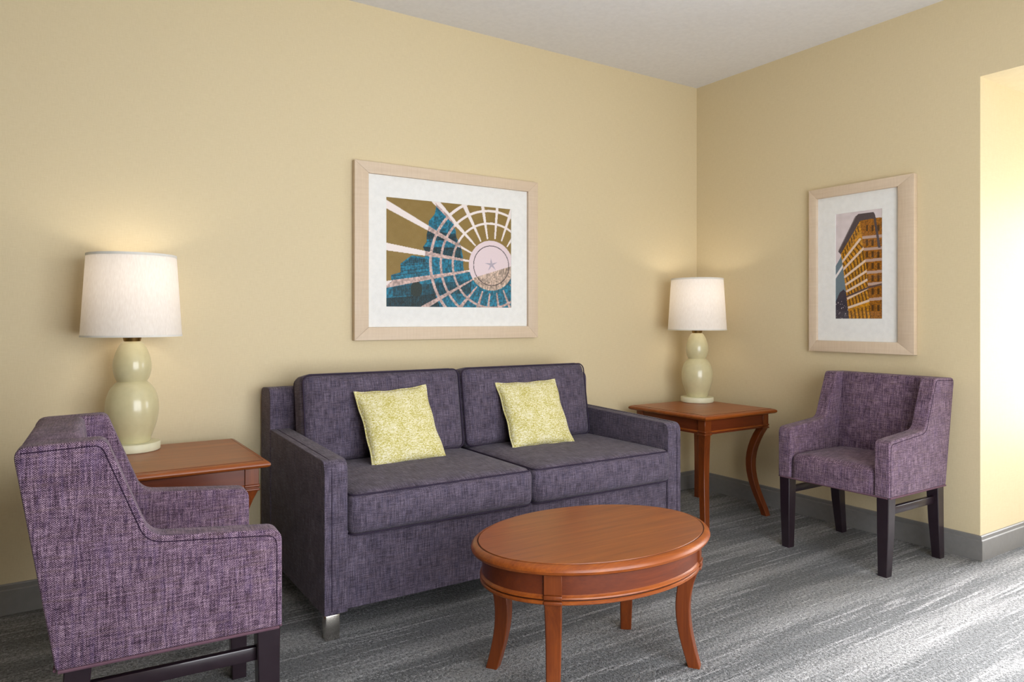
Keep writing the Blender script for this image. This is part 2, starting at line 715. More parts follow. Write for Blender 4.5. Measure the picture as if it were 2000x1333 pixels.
obj('mullion', box(xm - 0.025, xm + 0.025, -0.025, 0.025, VZ0 + 0.06, VZ1 - 0.06), 'white', win_fill)
for x0, x1 in ((VX0 + 0.06, xm - 0.025), (xm + 0.025, VX1 - 0.06)):
    obj('pane', box(x0, x1, -0.004, 0.004, VZ0 + 0.06, VZ1 - 0.06), 'glass', win_fill)
portal_fill = add_light('window_fill_portal', 'AREA', (xm, YF - 0.06, (VZ0 + VZ1) / 2), (PI / 2, 0, 0), 1.0, shape='RECTANGLE', size=VX1 - VX0, size_y=VZ1 - VZ0)  # sampling portal of the added fill window
portal_fill.data.cycles.is_portal = True
# guides sampling of the sky through the window opening
portal = add_light('window_portal', 'AREA', (DEP + 0.02, (WY0 + WY1) / 2, (WZ0 + WZ1) / 2), (0, PI / 2, 0), 1.0, shape='RECTANGLE', size=WZ1 - WZ0, size_y=WY1 - WY0)
portal.data.cycles.is_portal = True


# ------------------------------------------------------------------ sofa
def make_sofa():
    X0, X1 = -2.908, -1.118
    cx = (X0 + X1) / 2
    yb = -0.022
    t = thing('sofa', 'slate purple two seat sofa with chrome feet against the tan wall', 'sofa', (cx, 0, 0))
    W = (X1 - X0) / 2
    aw = 0.086
    # base box with the front rail between the arms
    obj('front_rail', prism(fillet([(-0.904, 0.092), (-0.904, 0.40), (-0.20, 0.40), (-0.20, 0.092)], [0.006, 0.02, 0.005, 0.005], 4), -W + aw - 0.004, W - aw + 0.004, 'yz', 0.004, 2), 'sofa', t)
    # arms: gently rising to the back
    prof = fillet([(-0.918, 0.088), (-0.918, 0.642), (-0.17, 0.662), (-0.17, 0.088)], [0.008, 0.045, 0.004, 0.006], 6)
    for s in (-1, 1):
        a0, a1 = (-W, -W + aw) if s < 0 else (W - aw, W)
        arm = obj('arm', prism(prof, a0, a1, 'yz', 0.026, 5), 'sofa', t)
        xs = a0 + 0.027 if s < 0 else a1 - 0.027
        seam = [(xs, y, z + 0.0005) for y, z in ((-0.9195, 0.10), (-0.9195, 0.58), (-0.9165, 0.612), (-0.906, 0.630), (-0.888, 0.6405), (-0.86, 0.6435), (-0.5, 0.6532), (-0.19, 0.6615))]
        obj('seam', tube(seam, 0.0014, n=6), 'piping', arm)
    # back frame, full width, top softly rounded
    prof = fillet([(yb, 0.088), (yb, 0.838), (-0.178, 0.85), (-0.188, 0.088)], [0.006, 0.035, 0.045, 0.006], 6)
    obj('back_frame', prism(prof, -W - 0.003, W + 0.003, 'yz', 0.022, 4), 'sofa', t)
    # seat cushions
    cw = (2 * W - 2 * aw) / 2 - 0.002
    for s in (-1, 1):
        d = 0.70
        b = rounded_cushion(cw, d, 0.158, 0.034, 0.010, 0.012)
        c = obj('seat_cushion', b, 'sofa', t, (s * (cw / 2 + 0.001), -0.945 + d / 2, 0.442))
        for z in (0.071, -0.072):
            path = []
            for x, y, zz in rrect_path(cw - 0.014, d - 0.014, 0.03, z, 6):
                qx = 2 * x / cw
                path.append((x, y - (0.012 * (1 - min(1, qx * qx) ** 2) * (1 - (2 * z / 0.158) ** 2) if y < -d / 2 + 0.05 else 0), zz))
            obj('piping', tube(path, 0.0034, True, 6), 'piping', c)
    # back cushions, leaning on the back frame
    bw = cw - 0.020
    for s in (-1, 1):
        hh, th = 0.40, 0.15
        b = rounded_cushion(bw, hh, th, 0.042, 0.024)
        # built lying flat: x width, y height, z thickness
        R = Matrix.Rotation(math.radians(90 - 11), 4, 'X')
        c = obj('back_cushion', b, 'sofa', t, (s * (bw / 2 + 0.001) - 0.012, -0.272, 0.706), (math.radians(90 - 9), 0, 0))
        for z in (th / 2 - 0.008,):
            obj('piping', tube(rrect_path(bw - 0.016, hh - 0.016, 0.034, z, 6), 0.0034, True, 6), 'piping', c)
        obj('piping', tube(rrect_path(bw - 0.016, hh - 0.016, 0.034, -th / 2 + 0.008, 6), 0.0034, True, 6), 'piping', c)
    # chrome feet: flat plate bent under the corner
    for s in (-1, 1):
        for y in (-0.908, -0.10):
            x = s * (W - 0.030)
            b = box(x - 0.026, x + 0.026, y - 0.012, y + 0.034, 0.0, 0.090, 0.003, 2)
            obj('foot', b, 'chrome', t)
    return t


make_sofa()


# ------------------------------------------------------------------ throw pillows
def pillow(label, c, size, lean, yaw, roll, mat):
    n = 28
    b = bmesh.new()
    g = {}
    T = 0.055
    rnd = random.Random(int(size * 1000 + yaw * 100))
    ph = [rnd.uniform(0, 6) for _ in range(4)]
    for side in (1, -1):
        for i in range(n + 1):
            for j in range(n + 1):
                u, v = 2 * i / n - 1, 2 * j / n - 1
                edge = i in (0, n) or j in (0, n)
                if edge and side < 0:
                    g[(side, i, j)] = g[(1, i, j)]
                    continue
                x = u * (1 - 0.055 * (1 - v * v)) * size / 2
                y = v * (1 - 0.055 * (1 - u * u)) * size / 2
                h = T * ((1 - u * u) * (1 - v * v)) ** 0.42
                h *= 1 + 0.06 * math.sin(4 * u + ph[0]) * math.sin(3 * v + ph[1])
                wob = 0.004 * math.sin(9 * u + ph[2]) * (abs(v) ** 4) + 0.004 * math.sin(8 * v + ph[3]) * (abs(u) ** 4)
                g[(side, i, j)] = b.verts.new((x, y, side * h + wob))
    for side in (1, -1):
        for i in range(n):
            for j in range(n):
                q = [g[(side, i, j)], g[(side, i + 1, j)], g[(side, i + 1, j + 1)], g[(side, i, j + 1)]]
                b.faces.new(q if side > 0 else q[::-1])
    o = obj('throw_pillow', b, mat, None, smooth=75)
    R = Matrix.Rotation(yaw, 4, 'Z') @ Matrix.Rotation(math.radians(90 - lean), 4, 'X') @ Matrix.Rotation(roll, 4, 'Z')
    o.matrix_world = Matrix.Translation(c) @ R
    tag(o, label, 'pillow', 'throw pillows on the sofa')
    path = []
    for k in range(4 * n):
        s, q = divmod(k, n)
        i, j = [(q, 0), (n, q), (n - q, n), (0, n - q)][s]
        u, v = 2 * i / n - 1, 2 * j / n - 1
        wob = 0.004 * math.sin(9 * u + ph[2]) * (abs(v) ** 4) + 0.004 * math.sin(8 * v + ph[3]) * (abs(u) ** 4)
        path.append((u * (1 - 0.055 * (1 - v * v)) * size / 2, v * (1 - 0.055 * (1 - u * u)) * size / 2, wob))
    obj('welt', tube(path, 0.0035, True, 6), mat, o)
    return o


pillow('chartreuse and white patterned pillow on the left seat of the sofa', (-2.408, -0.455, 0.674), 0.362, 29, math.radians(3), math.radians(2.0), 'pillow1')
pillow('chartreuse and white patterned pillow on the right seat of the sofa', (-1.668, -0.447, 0.676), 0.356, 29, math.radians(-4), math.radians(1.0), 'pillow1')


# ------------------------------------------------------------------ armchairs
def make_chair(label, loc, rotz):
    """local axes: front is -y at y=0, width along x"""
    t = thing('armchair', label, 'armchair', loc, rotz, 'purple tweed armchairs')
    W = 0.285
    sw = 0.068
    zb = 0.357
    pts = [(0.0, zb), (0.0, 0.607), (0.305, 0.634), (0.398, 0.874), (0.578, 0.868), (0.497, zb)]
    rad = [0.008, 0.034, 0.055, 0.026, 0.028, 0.010]
    prof = fillet(pts, rad, 7)
    for s in (-1, 1):
        a0, a1 = (-W, -W + sw) if s < 0 else (W - sw, W)
        side = obj('armrest', prism(prof, a0, a1, 'yz', 0.013, 4), 'chair', t)
        # seam that runs round the outer face of the side panel
        inn = fillet([(0.0135, zb + 0.006), (0.0135, 0.5935), (0.314, 0.6205), (0.407, 0.8605), (0.562, 0.855)], [0, 0.03, 0.06, 0.024, 0.0], 7)
        xs = -W - 0.0002 if s < 0 else W + 0.0002
        obj('seam', tube([(xs, y, z) for y, z in inn], 0.0013, n=6), 'chairseam', side)
        hem = [(xs, y, zb - 0.002) for y in (0.008, 0.25, 0.492)]
        obj('welt', tube(hem, 0.0042, n=6), 'chairpipe', side)
    # backrest between the wings, leaning
    bp = fillet([(0.385, zb + 0.002), (0.455, 0.872), (0.574, 0.868), (0.495, zb + 0.002)], [0.004, 0.02, 0.024, 0.008], 6)
    back = obj('backrest', prism(bp, -W + sw - 0.008, W - sw + 0.008, 'yz', 0.008, 2), 'chair', t)
    obj('welt', tube([(-W + 0.01, 0.498, zb - 0.002), (W - 0.01, 0.498, zb - 0.002)], 0.0042, n=6), 'chairpipe', back)
    # seat block with a crowned top and softly rounded front
    b = rounded_cushion(2 * (W - sw) + 0.004, 0.44, 0.170, 0.034, 0.012, 0.006)
    for v in b.verts:
        v.co.z = max(v.co.z, -0.036)      # flat underside level with the side panels
    seat = obj('seat', b, 'chair', t, (0, 0.22 + 0.003, zb + 0.036))
    obj('welt', tube([(-W + 0.01, 0.002, zb - 0.002), (W - 0.01, 0.002, zb - 0.002)], 0.0042, n=6), 'chairpipe', t)
    # legs
    for s in (-1, 1):
        for back_leg in (0, 1):
            if back_leg:
                P = [(s * (W - 0.030), 0.452, zb + 0.01, 0.028), (s * (W - 0.032), 0.468, 0.18, 0.025), (s * (W - 0.034), 0.492, 0.0, 0.020)]
            else:
                P = [(s * (W - 0.032), 0.033, zb + 0.01, 0.029), (s * (W - 0.033), 0.031, 0.18, 0.026), (s * (W - 0.036), 0.028, 0.0, 0.021)]
            obj('leg', sabre(P, 0.10), 'espresso', t)
        x = s * (W - 0.034)
        obj('stretcher', box(x - 0.010, x + 0.010, 0.05, 0.455, 0.270, 0.305, 0.003, 2), 'espresso', t)
    return t


# right: front at x = -0.615, faces -x ; left: front at x = -3.205, faces +x
make_chair('purple tweed armchair facing the sofa group beside the right end table, under the small print', (-0.618, -1.395, 0), math.radians(-90))
make_chair('purple tweed armchair in the foreground, seen from its side, before the left end table', (-3.205, -1.250, 0), math.radians(90 - 3.5))


# ------------------------------------------------------------------ end tables
def edge_profile():
    """rounded nose with a small quirk where it meets the flat top: (offset outwards, z)"""
    return [(-0.022, -0.006), (-0.012, -0.005), (-0.003, 0.0), (0.0, 0.006), (-0.001, 0.0115), (-0.006, 0.0165), (-0.014, 0.0200), (-0.020, 0.0213), (-0.0215, 0.0198), (-0.0235, 0.0198), (-0.025, 0.0225)]


def square_ring(half, prof, bm=None):
    b = bmesh.new()
    rings = []
    for o, z in prof:
        h = half + o
        rings.append([b.verts.new((sx * h, sy * h, z)) for sx, sy in ((1, 1), (-1, 1), (-1, -1), (1, -1))])
    for A, B in zip(rings, rings[1:]):
        for k in range(4):
            b.faces.new((A[k], A[(k + 1) % 4], B[(k + 1) % 4], B[k]))
    b.faces.new(rings[0][::-1])
    b.faces.new(rings[-1])
    return merge(bm, b)


def make_end_table(label, loc):
    t = thing('end_table', label, 'end table', loc, 0, 'cherry wood end tables')
    ZT = 0.628
    half = 0.305
    top = obj('table_top', square_ring(half, [(o, ZT - 0.0225 + z) for o, z in edge_profile()]), 'woodx', t, smooth=35)
    # fine dark line between the flat field and its moulded edge
    hq = half - 0.0225
    b = tube([(hq, hq, ZT - 0.0022), (-hq, hq, ZT - 0.0022), (-hq, -hq, ZT - 0.0022), (hq, -hq, ZT - 0.0022)], 0.0014, True, 4)
    obj('inlay_line', b, 'groove', top)
    za, zbm = ZT - 0.0285, 0.515
    ah = 0.270           # outer half width of the corner blocks
    bw = 0.050           # block size
    # apron boards set back between the corner blocks, each with a bead along the foot
    for k in range(4):
        b = box(-ah + bw, ah - bw, -ah + 0.006, -ah + 0.026, zbm + 0.012, za, 0.0)
        rot = (0, 0, k * PI / 2)
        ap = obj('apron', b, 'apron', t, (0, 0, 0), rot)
        b = box(-ah + bw - 0.001, ah - bw + 0.001, -ah - 0.001, -ah + 0.024, zbm + 0.012, zbm + 0.022, 0.004, 3)
        obj('bead', b, 'woodx', ap)
        b = box(-ah + bw - 0.001, ah - bw + 0.001, -ah + 0.003, -ah + 0.024, zbm + 0.002, zbm + 0.012, 0.003, 2)
        obj('bead', b, 'apron', ap)
    for sx in (-1, 1):
        for sy in (-1, 1):
            x0, x1 = sorted((sx * ah, sx * (ah - bw)))
            y0, y1 = sorted((sy * ah, sy * (ah - bw)))
            lt = bmesh.new()
            # leg: block, waist groove, then the sabre curve
            cxb, cyb = sx * (ah - bw / 2), sy * (ah - bw / 2)
            b = box(x0, x1, y0, y1, zbm + 0.022, za, 0.0015, 1)
            box(x0 - 0.004, x1 + 0.004, y0 - 0.004, y1 + 0.004, zbm + 0.012, zbm + 0.023, 0.004, 3, bm=b)
            box(x0 + 0.002, x1 - 0.002, y0 + 0.002, y1 - 0.002, zbm + 0.008, zbm + 0.013, 0, bm=b)
            box(x0 - 0.004, x1 + 0.004, y0 - 0.004, y1 + 0.004, zbm - 0.002, zbm + 0.008, 0.0035, 3, bm=b)
            P = []
            for i in range(15):
                q = i / 14
                z = (zbm - 0.001) * (1 - q)
                # swings in under the apron, then kicks out to the foot
                o = -0.058 * math.sin(PI * min(1.0, q / 0.98) ** 0.92) * (1 - 0.25 * q) + 0.014 * q
                P.append((cxb + sx * o, cyb + sy * o, z, 0.0235 * (1 - q) + 0.0185 * q))
            sabre(P, 0.12, bm=b)
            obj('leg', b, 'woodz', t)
    return t


make_end_table('square cherry wood end table with sabre legs in the room corner right of the sofa', (-0.463, -0.459, 0))
make_end_table('square cherry wood end table left of the sofa, partly hidden by the foreground armchair', (-3.345, -0.400, 0))


# ------------------------------------------------------------------ oval coffee table
def make_coffee_table():
    t = thing('coffee_table', 'oval cherry wood coffee table on four curved legs before the sofa', 'coffee table', (-2.214, -1.576, 0), math.radians(-1.5))
    A, B = 0.432, 0.312
    ZT = 0.452
    prof = [(-0.024, 0.420), (-0.010, 0.421), (-0.003, 0.4255), (0.0, 0.433), (-0.002, 0.440), (-0.008, 0.4460), (-0.015, 0.4495), (-0.020, 0.4508), (-0.0212, 0.4488), (-0.0232, 0.4488), (-0.0245, 0.452)]
    top = obj('table_top', lathe(prof, 96, rx=A, ry=B), 'woodx', t, smooth=35)
    n = 96
    obj('inlay_line', tube([((A - 0.0222) * math.cos(2 * PI * k / n), (B - 0.0222) * math.sin(2 * PI * k / n), 0.4492) for k in range(n)], 0.0016, True, 4), 'groove', top)
    ra, rb = A - 0.036, B - 0.036
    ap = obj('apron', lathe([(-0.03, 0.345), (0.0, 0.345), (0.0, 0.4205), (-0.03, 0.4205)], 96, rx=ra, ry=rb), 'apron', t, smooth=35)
    obj('bead', lathe([(-0.02, 0.3435), (0.004, 0.3435), (0.0075, 0.3465), (0.0065, 0.3505), (0.0025, 0.3535), (0.0, 0.357), (-0.02, 0.357)], 96, rx=ra, ry=rb), 'woodx', ap, smooth=35)
    obj('groove_line', lathe([(-0.02, 0.3395), (0.001, 0.3395), (0.001, 0.3440), (-0.02, 0.3440)], 96, rx=ra, ry=rb), 'groove', ap)
    obj('bead', lathe([(-0.02, 0.328), (0.003, 0.328), (0.0065, 0.331), (0.0065, 0.337), (0.003, 0.340), (-0.02, 0.340)], 96, rx=ra, ry=rb), 'woodx', ap, smooth=35)
    th = math.radians(42)
    for sx in (-1, 1):
        for sy in (-1, 1):
            x, y = sx * ra * math.cos(th), sy * rb * math.sin(th)
            nx, ny = x / ra ** 2, y / rb ** 2
            L = math.hypot(nx, ny)
            nx, ny = nx / L, ny / L
            ang = math.atan2(ny, nx)
            # block on the apron
            b = box(-0.030, 0.006, -0.0265, 0.0265, 0.357, 0.4203, 0.0015, 1)
            box(-0.030, 0.0115, -0.0275, 0.0275, 0.3436, 0.3572, 0.004, 3, bm=b)
            box(-0.030, 0.0105, -0.0275, 0.0275, 0.328, 0.3402, 0.004, 3, bm=b)
            P = []
            for i in range(15):
                q = i / 14
                z = 0.332 * (1 - q)
                o = -0.020 - 0.032 * math.sin(PI * q ** 0.85) + 0.006 * q * q
                P.append((o, 0, z, 0.0255 * (1 - q) + 0.0195 * q))
            sabre(P, 0.12, bm=b)
            bmesh.ops.rotate(b, verts=b.verts[:], cent=(0, 0, 0), matrix=Matrix.Rotation(ang, 3, 'Z'))
            bmesh.ops.translate(b, verts=b.verts[:], vec=(x, y, 0))
            obj('leg', b, 'woodz', t)
    return t


make_coffee_table()


# ------------------------------------------------------------------ lamps
def smooth_profile(pts, n=6):
    out = []
    L = len(pts)
    for i in range(L - 1):
        p0, p1, p2, p3 = pts[max(i - 1, 0)], pts[i], pts[i + 1], pts[min(i + 2, L - 1)]
        for k in range(n):
            s = k / n
            out.append(tuple(0.5 * (2 * b_ + (c_ - a_) * s + (2 * a_ - 5 * b_ + 4 * c_ - d_) * s * s + (3 * b_ - a_ - 3 * c_ + d_) * s ** 3)
                             for a_, b_, c_, d_ in zip(p0, p1, p2, p3)))
    out.append(pts[-1])
    return out


def make_lamp(label, loc):
    t = thing('table_lamp', label, 'table lamp', loc, 0, 'double gourd table lamps')
    obj('lamp_foot', lathe([(0.0975, 0.0), (0.1005, 0.002), (0.1015, 0.005), (0.1015, 0.031), (0.0995, 0.0335), (0.0955, 0.034)], 56), 'glazedisc', t, smooth=40)
    low = smooth_profile([(0.0625, 0.034), (0.070, 0.055), (0.0865, 0.105), (0.0955, 0.152), (0.0945, 0.196), (0.0830, 0.238), (0.0660, 0.263), (0.0545, 0.274)])
    up = smooth_profile([(0.0530, 0.276), (0.0620, 0.294), (0.0690, 0.324), (0.0680, 0.356), (0.0570, 0.396), (0.0420, 0.425), (0.0320, 0.436)])
    body = obj('lamp_body', lathe(low + up, 56), 'glaze', t, smooth=50)
    obj('neck', lathe([(0.0300, 0.436), (0.0310, 0.440), (0.037, 0.462), (0.035, 0.466), (0.012, 0.467), (0.012, 0.53)], 40), 'brass', t)
    zb, zt, rb, rt, th = 0.456, 0.780, 0.1815, 0.1610, 0.0016
    sh = obj('lamp_shade', lathe([(rb, zb), (rt, zt), (rt - th, zt), (rb - th, zb), (rb, zb)], 72, cap=False), 'shade', t, smooth=30)
    k = (rb - rt) / (zt - zb)
    for z0, z1 in ((zb - 0.001, zb + 0.006), (zt - 0.009, zt + 0.001)):
        r0, r1 = rb - k * (z0 - zb), rb - k * (z1 - zb)
        e = 0.0012
        obj('shade_trim', lathe([(r0 + e, z0), (r1 + e, z1), (r1 - th - e, z1), (r0 - th - e, z0), (r0 + e, z0)], 72, cap=False), 'trim', sh)
    # spider that carries the shade, socket and bulb
    b = lathe([(0.012, 0.742), (0.014, 0.745), (0.014, 0.752), (0.006, 0.756), (0.004, 0.775)], 16)
    for a in range(3):
        q = 2 * PI * a / 3
        tube([(0.008 * math.cos(q), 0.008 * math.sin(q), 0.748), ((rt - 0.002) * math.cos(q), (rt - 0.002) * math.sin(q), 0.764)], 0.002, bm=b)
    tube([(0.02, 0, 0.52), (0.055, 0, 0.56), (0.06, 0, 0.66), (0.02, 0, 0.742)], 0.002, bm=b)
    tube([(-0.02, 0, 0.52), (-0.055, 0, 0.56), (-0.06, 0, 0.66), (-0.02, 0, 0.742)], 0.002, bm=b)
    obj('harp', b, 'brass', t)
    obj('bulb', lathe([(0.013, 0.53), (0.014, 0.55), (0.022, 0.575), (0.030, 0.600), (0.030, 0.618), (0.022, 0.636), (0.008, 0.644)], 24), 'bulb', t)
    L = add_light('lamp_glow', 'POINT', (0, 0, 0.69), (0, 0, 0), LAMP_W, (1.0, 0.90, 0.78), shadow_soft_size=0.03)
    L.parent = t
    return t


LAMP_W = 1.0
make_lamp('cream double gourd table lamp with white shade on the left end table', (-3.453, -0.196, 0.628))
make_lamp('cream double gourd table lamp with white shade in the corner, on the right end table', (-0.290, -0.268, 0.628))


# ------------------------------------------------------------------ framed prints
def inside(poly, X, Y):
    r = np.zeros(X.shape, bool)
    n = len(poly)
    for i in range(n):
        x0, y0 = poly[i]
        x1, y1 = poly[(i + 1) % n]
        if y0 == y1:
            continue
        c = ((y0 > Y) != (y1 > Y)) & (X < (x1 - x0) * (Y - y0) / (y1 - y0) + x0)
        r ^= c
    return r


def vnoise(X, Y, sx, sy, seed):
    rg = np.random.RandomState(seed)
    T = rg.rand(128, 128)
    a, c = X / sx, Y / sy
    i, j = np.floor(a).astype(int), np.floor(c).astype(int)
    u, v = a - i, c - j
    u, v = u * u * (3 - 2 * u), v * v * (3 - 2 * v)
    g = lambda p, q: T[p % 128, q % 128]
    return (g(i, j) * (1 - u) + g(i + 1, j) * u) * (1 - v) + (g(i, j + 1) * (1 - u) + g(i + 1, j + 1) * u) * v


def dist_seg(X, Y, a, b):
    ax, ay = a
    dx, dy = b[0] - ax, b[1] - ay
    s = np.clip(((X - ax) * dx + (Y - ay) * dy) / (dx * dx + dy * dy), 0, 1)
    return np.hypot(X - ax - s * dx, Y - ay - s * dy), s


def art_dome(U, V):
    """capitol dome behind a wheel of white ribs with a star; U right, V down, 0..1"""
    X = U * 1302
    Y = V * 1060
    up = lambda x, y: (x - 85, (y - 78 - 137 * (x - 85) / 1302) * 1060 / (1139 - 114 * (x - 85) / 1302))
    PL = lambda pts: [up(*p) for p in pts]
    n1 = vnoise(X, Y, 14, 14, 1)
    n2 = vnoise(X, Y, 45, 45, 2)
    n3 = vnoise(X, Y, 7, 40, 3)
    img = np.empty(X.shape + (3,))
    img[:] = (137, 112, 58)
    img += ((n2 - 0.5) * 8)[..., None]

    def put(mask, col):
        img[mask] = col[mask] if isinstance(col, np.ndarray) else col

    dome = PL([(568, 140), (600, 175), (690, 262), (752, 345), (778, 440), (782, 500), (832, 590), (852, 700), (860, 850), (940, 860), (960, 900), (1390, 900), (1390, 1300), (40, 1300), (40, 1045),
               (135, 955), (130, 890), (222, 862), (222, 770), (330, 686), (460, 705), (462, 650), (440, 600), (478, 545), (478, 470), (495, 400), (500, 330), (560, 255), (572, 190)])
    bld = inside(dome, X, Y)
    teal = np.empty_like(img)
    teal[:] = (4, 124, 156)
    teal *= (0.58 + 0.52 * n1 + 0.30 * (n3 - 0.5))[..., None]
    # darker bands: drum, cornices, colonnade
    for poly, f in ((PL([(478, 420), (780, 470), (785, 540), (478, 520)]), 0.55), (PL([(445, 600), (830, 610), (835, 720), (460, 690)]), 0.55),
                    (PL([(240, 775), (330, 705), (460, 722), (470, 760)]), 0.72), (PL([(150, 1010), (940, 950), (940, 1090), (150, 1110)]), 0.72),
                    (PL([(85, 1130), (560, 1090), (620, 1250), (60, 1300)]), 0.5)):
        m = inside(poly, X, Y)
        teal[m] *= f
        st = m & (np.sin(X * 0.32) > 0.2)
        teal[st] *= 0.75
    for x, y in ((375, 1040),):
        cx, cy = up(x, y)
        m = (((X - cx) / 58) ** 2 + ((Y - cy) / 80) ** 2 < 1) & (Y < cy + 70)
        teal[m] = (24, 44, 44)
    for yy in (640, 800, 840, 890):
        for x in range(140, 860, 1):
            pass
    for a, c_ in (((225, 790), (500, 770)), ((225, 850), (520, 815)), ((135, 900), (520, 850)), ((440, 600), (830, 620)), ((480, 545), (782, 500))):
        d, _ = dist_seg(X, Y, up(*a), up(*c_))
        teal[d < 4] *= 0.6
    put(bld, teal)
    # ribs
    hx, hy = up(1165, 800)
    white = np.empty_like(img)
    white[:] = (236, 226, 224)
    pink = np.empty_like(img)
    pink[:] = (206, 178, 172)
    pink *= (0.72 + 0.4 * n1)[..., None]
    spokes = [((945, 665), (60, 135), 16, 76), ((925, 750), (60, 588), 18, 74), ((935, 850), (60, 992), 18, 68), ((960, 940), (440, 1235), 14, 46), ((1000, 1020), (800, 1260), 14, 40),
              ((1065, 1070), (1000, 1270), 15, 34), ((1145, 1095), (1125, 1270), 15, 28), ((1225, 1090), (1250, 1270), 15, 28), ((1300, 1060), (1385, 1265), 14, 30), ((985, 585), (560, 115), 16, 66),
              ((1045, 540), (860, 150), 16, 46), ((1120, 515), (1062, 150), 17, 36), ((1205, 515), (1232, 150), 17, 32), ((1280, 540), (1392, 230), 15, 36), ((1345, 600), (1410, 505), 14, 26), ((1380, 1000), (1420, 1040), 12, 16)]
    rib = np.zeros(X.shape, bool)
    for a, c_, w0, w1 in spokes:
        d, s = dist_seg(X, Y, up(*a), up(*c_))
        rib |= d < (w0 + (w1 - w0) * s) / 2
    R = np.hypot((X - hx) * 1.03, (Y - hy) * 1.0 * 0.97)
    for r, w in ((432, 22), (560, 24), (668, 28)):
        rib |= np.abs(R - r) < w / 2
    put(rib & ~bld, white)
    put(rib & bld, pink)
    hub = R < 256
    put(hub, np.broadcast_to(np.array((226, 208, 214.0)), img.shape))
    low = hub & (Y > up(1000, 915)[1] - (X - up(1000, 0)[0]) * 0.33)
    beige = np.empty_like(img)
    beige[:] = (206, 182, 166)
    beige *= (0.62 + 0.4 * n1 + 0.35 * (n3 - 0.3))[..., None]
    put(low, beige)
    put((np.abs(R - 203) < 4), (66, 56, 62))
    # star
    sx, sy = up(1165, 790)
    star = []
    for k in range(10):
        r = 74 if k % 2 == 0 else 19
        a = math.radians(-96 + 36 * k)
        star.append((sx + r * math.cos(a), sy + r * math.sin(a)))
    m = inside(star, X, Y)
    put(m, (176, 166, 182))
    return img


def art_tower(U, V):
    """golden corner building seen from the street"""
    X = U * 315
    Y = V * 710
    up = lambda x, y: (x - 240, (y - 340 + 40 * (x - 240) / 315) * 710 / (693 + 37 * (x - 240) / 315))
    PL = lambda pts: [up(*p) for p in pts]
    n1 = vnoise(X, Y, 6, 6, 5)
    n2 = vnoise(X, Y, 30, 30, 6)
    img = np.empty(X.shape + (3,))
    img[:] = (216, 204, 206)
    img += ((n2 - 0.5) * 14)[..., None]

    def put(mask, col):
        img[mask] = col

    put(inside(PL([(236, 690), (284, 610), (330, 880), (236, 920)]), X, Y), (104, 122, 132))
    d, _ = dist_seg(X, Y, up(230, 770), up(296, 675))
    put((d < 7), (228, 222, 222))
    tree = inside(PL([(230, 935), (250, 900), (268, 860), (296, 838), (320, 862), (345, 1060), (230, 1060)]), X, Y) & (n1 > 0.12)
    put(tree, (58, 50, 62))
    body = inside(PL([(276, 600), (395, 372), (505, 350), (512, 362), (560, 360), (560, 1060), (338, 1060), (292, 690)]), X, Y)
    gold = np.empty_like(img)
    gold[:] = (196, 134, 18)
    right = inside(PL([(408, 380), (510, 350), (560, 350), (560, 1060), (484, 1060), (452, 700)]), X, Y)
    gold[right] = (158, 98, 14)
    gold *= (0.72 + 0.45 * n1)[..., None]
    img[body] = gold[body]
    # left face: rows of windows between pale floor bands, all falling away to the left
    lf = body & ~right
    rows = [((282, 660), (408, 505)), ((294, 705), (436, 560)), ((304, 755), (446, 645)), ((314, 805), (452, 715)), ((320, 850), (458, 772)), ((326, 898), (470, 822)), ((332, 958), (486, 905))]
    for (a, c_), (a2, c2) in zip(rows, rows[1:]):
        for k in range(7):
            q = (k + 0.5) / 7
            p0 = (a[0] + (c_[0] - a[0]) * q, a[1] + (c_[1] - a[1]) * q)
            p1 = (a2[0] + (c2[0] - a2[0]) * q, a2[1] + (c2[1] - a2[1]) * q)
            d, s = dist_seg(X, Y, up(p0[0], p0[1] + 14), up(p1[0], p1[1] - 8))
            img[lf & (d < 4.5)] = (96, 60, 14)
    for k in range(6):
        q = (k + 0.5) / 6
        d, _ = dist_seg(X, Y, up(334 + 150 * q, 985 - 40 * q), up(346 + 150 * q, 1060))
        img[lf & (d < 5)] = (104, 66, 16)
    for a, c_ in rows:
        d, _ = dist_seg(X, Y, up(*a), up(*c_))
        img[lf & (d < 7.5)] = (226, 200, 178)
    # upper storey under the cornice
    for k in range(8):
        q = (k + 0.5) / 8
        d, _ = dist_seg(X, Y, up(284 + 116 * q, 610 - 200 * q), up(290 + 116 * q, 640 - 200 * q))
        img[lf & (d < 4)] = (92, 58, 14)
    # right face: pale bands and dark windows
    for y0 in (488, 566, 642, 722, 800, 902):
        d, _ = dist_seg(X, Y, up(410, y0 + 8), up(560, y0 - 6))
        img[right & (d < 9)] = (188, 160, 148)
    for y0 in (430, 528, 606, 682, 764, 850, 960):
        for x0 in (455, 492, 530):
            m = right & (np.abs(X - (x0 - 240)) < 7) & (np.abs(Y - up(x0, y0)[1]) < 20)
            img[m] = (80, 48, 12)
    for a, c_ in (((320, 885), (470, 822)), ((470, 822), (560, 800))):
        d, _ = dist_seg(X, Y, up(*a), up(*c_))
        img[body & (d < 6)] = (92, 70, 66)
    # heavy dark cornice
    cor = inside(PL([(258, 588), (372, 360), (398, 336), (498, 324), (508, 340), (545, 560), (528, 560), (498, 366), (410, 382), (276, 606)]), X, Y)
    img[cor] = (78, 66, 70)
    d, _ = dist_seg(X, Y, up(262, 580), up(380, 352))
    img[d < 3] = (128, 116, 116)
    # wall of the next house at the right edge
    return img


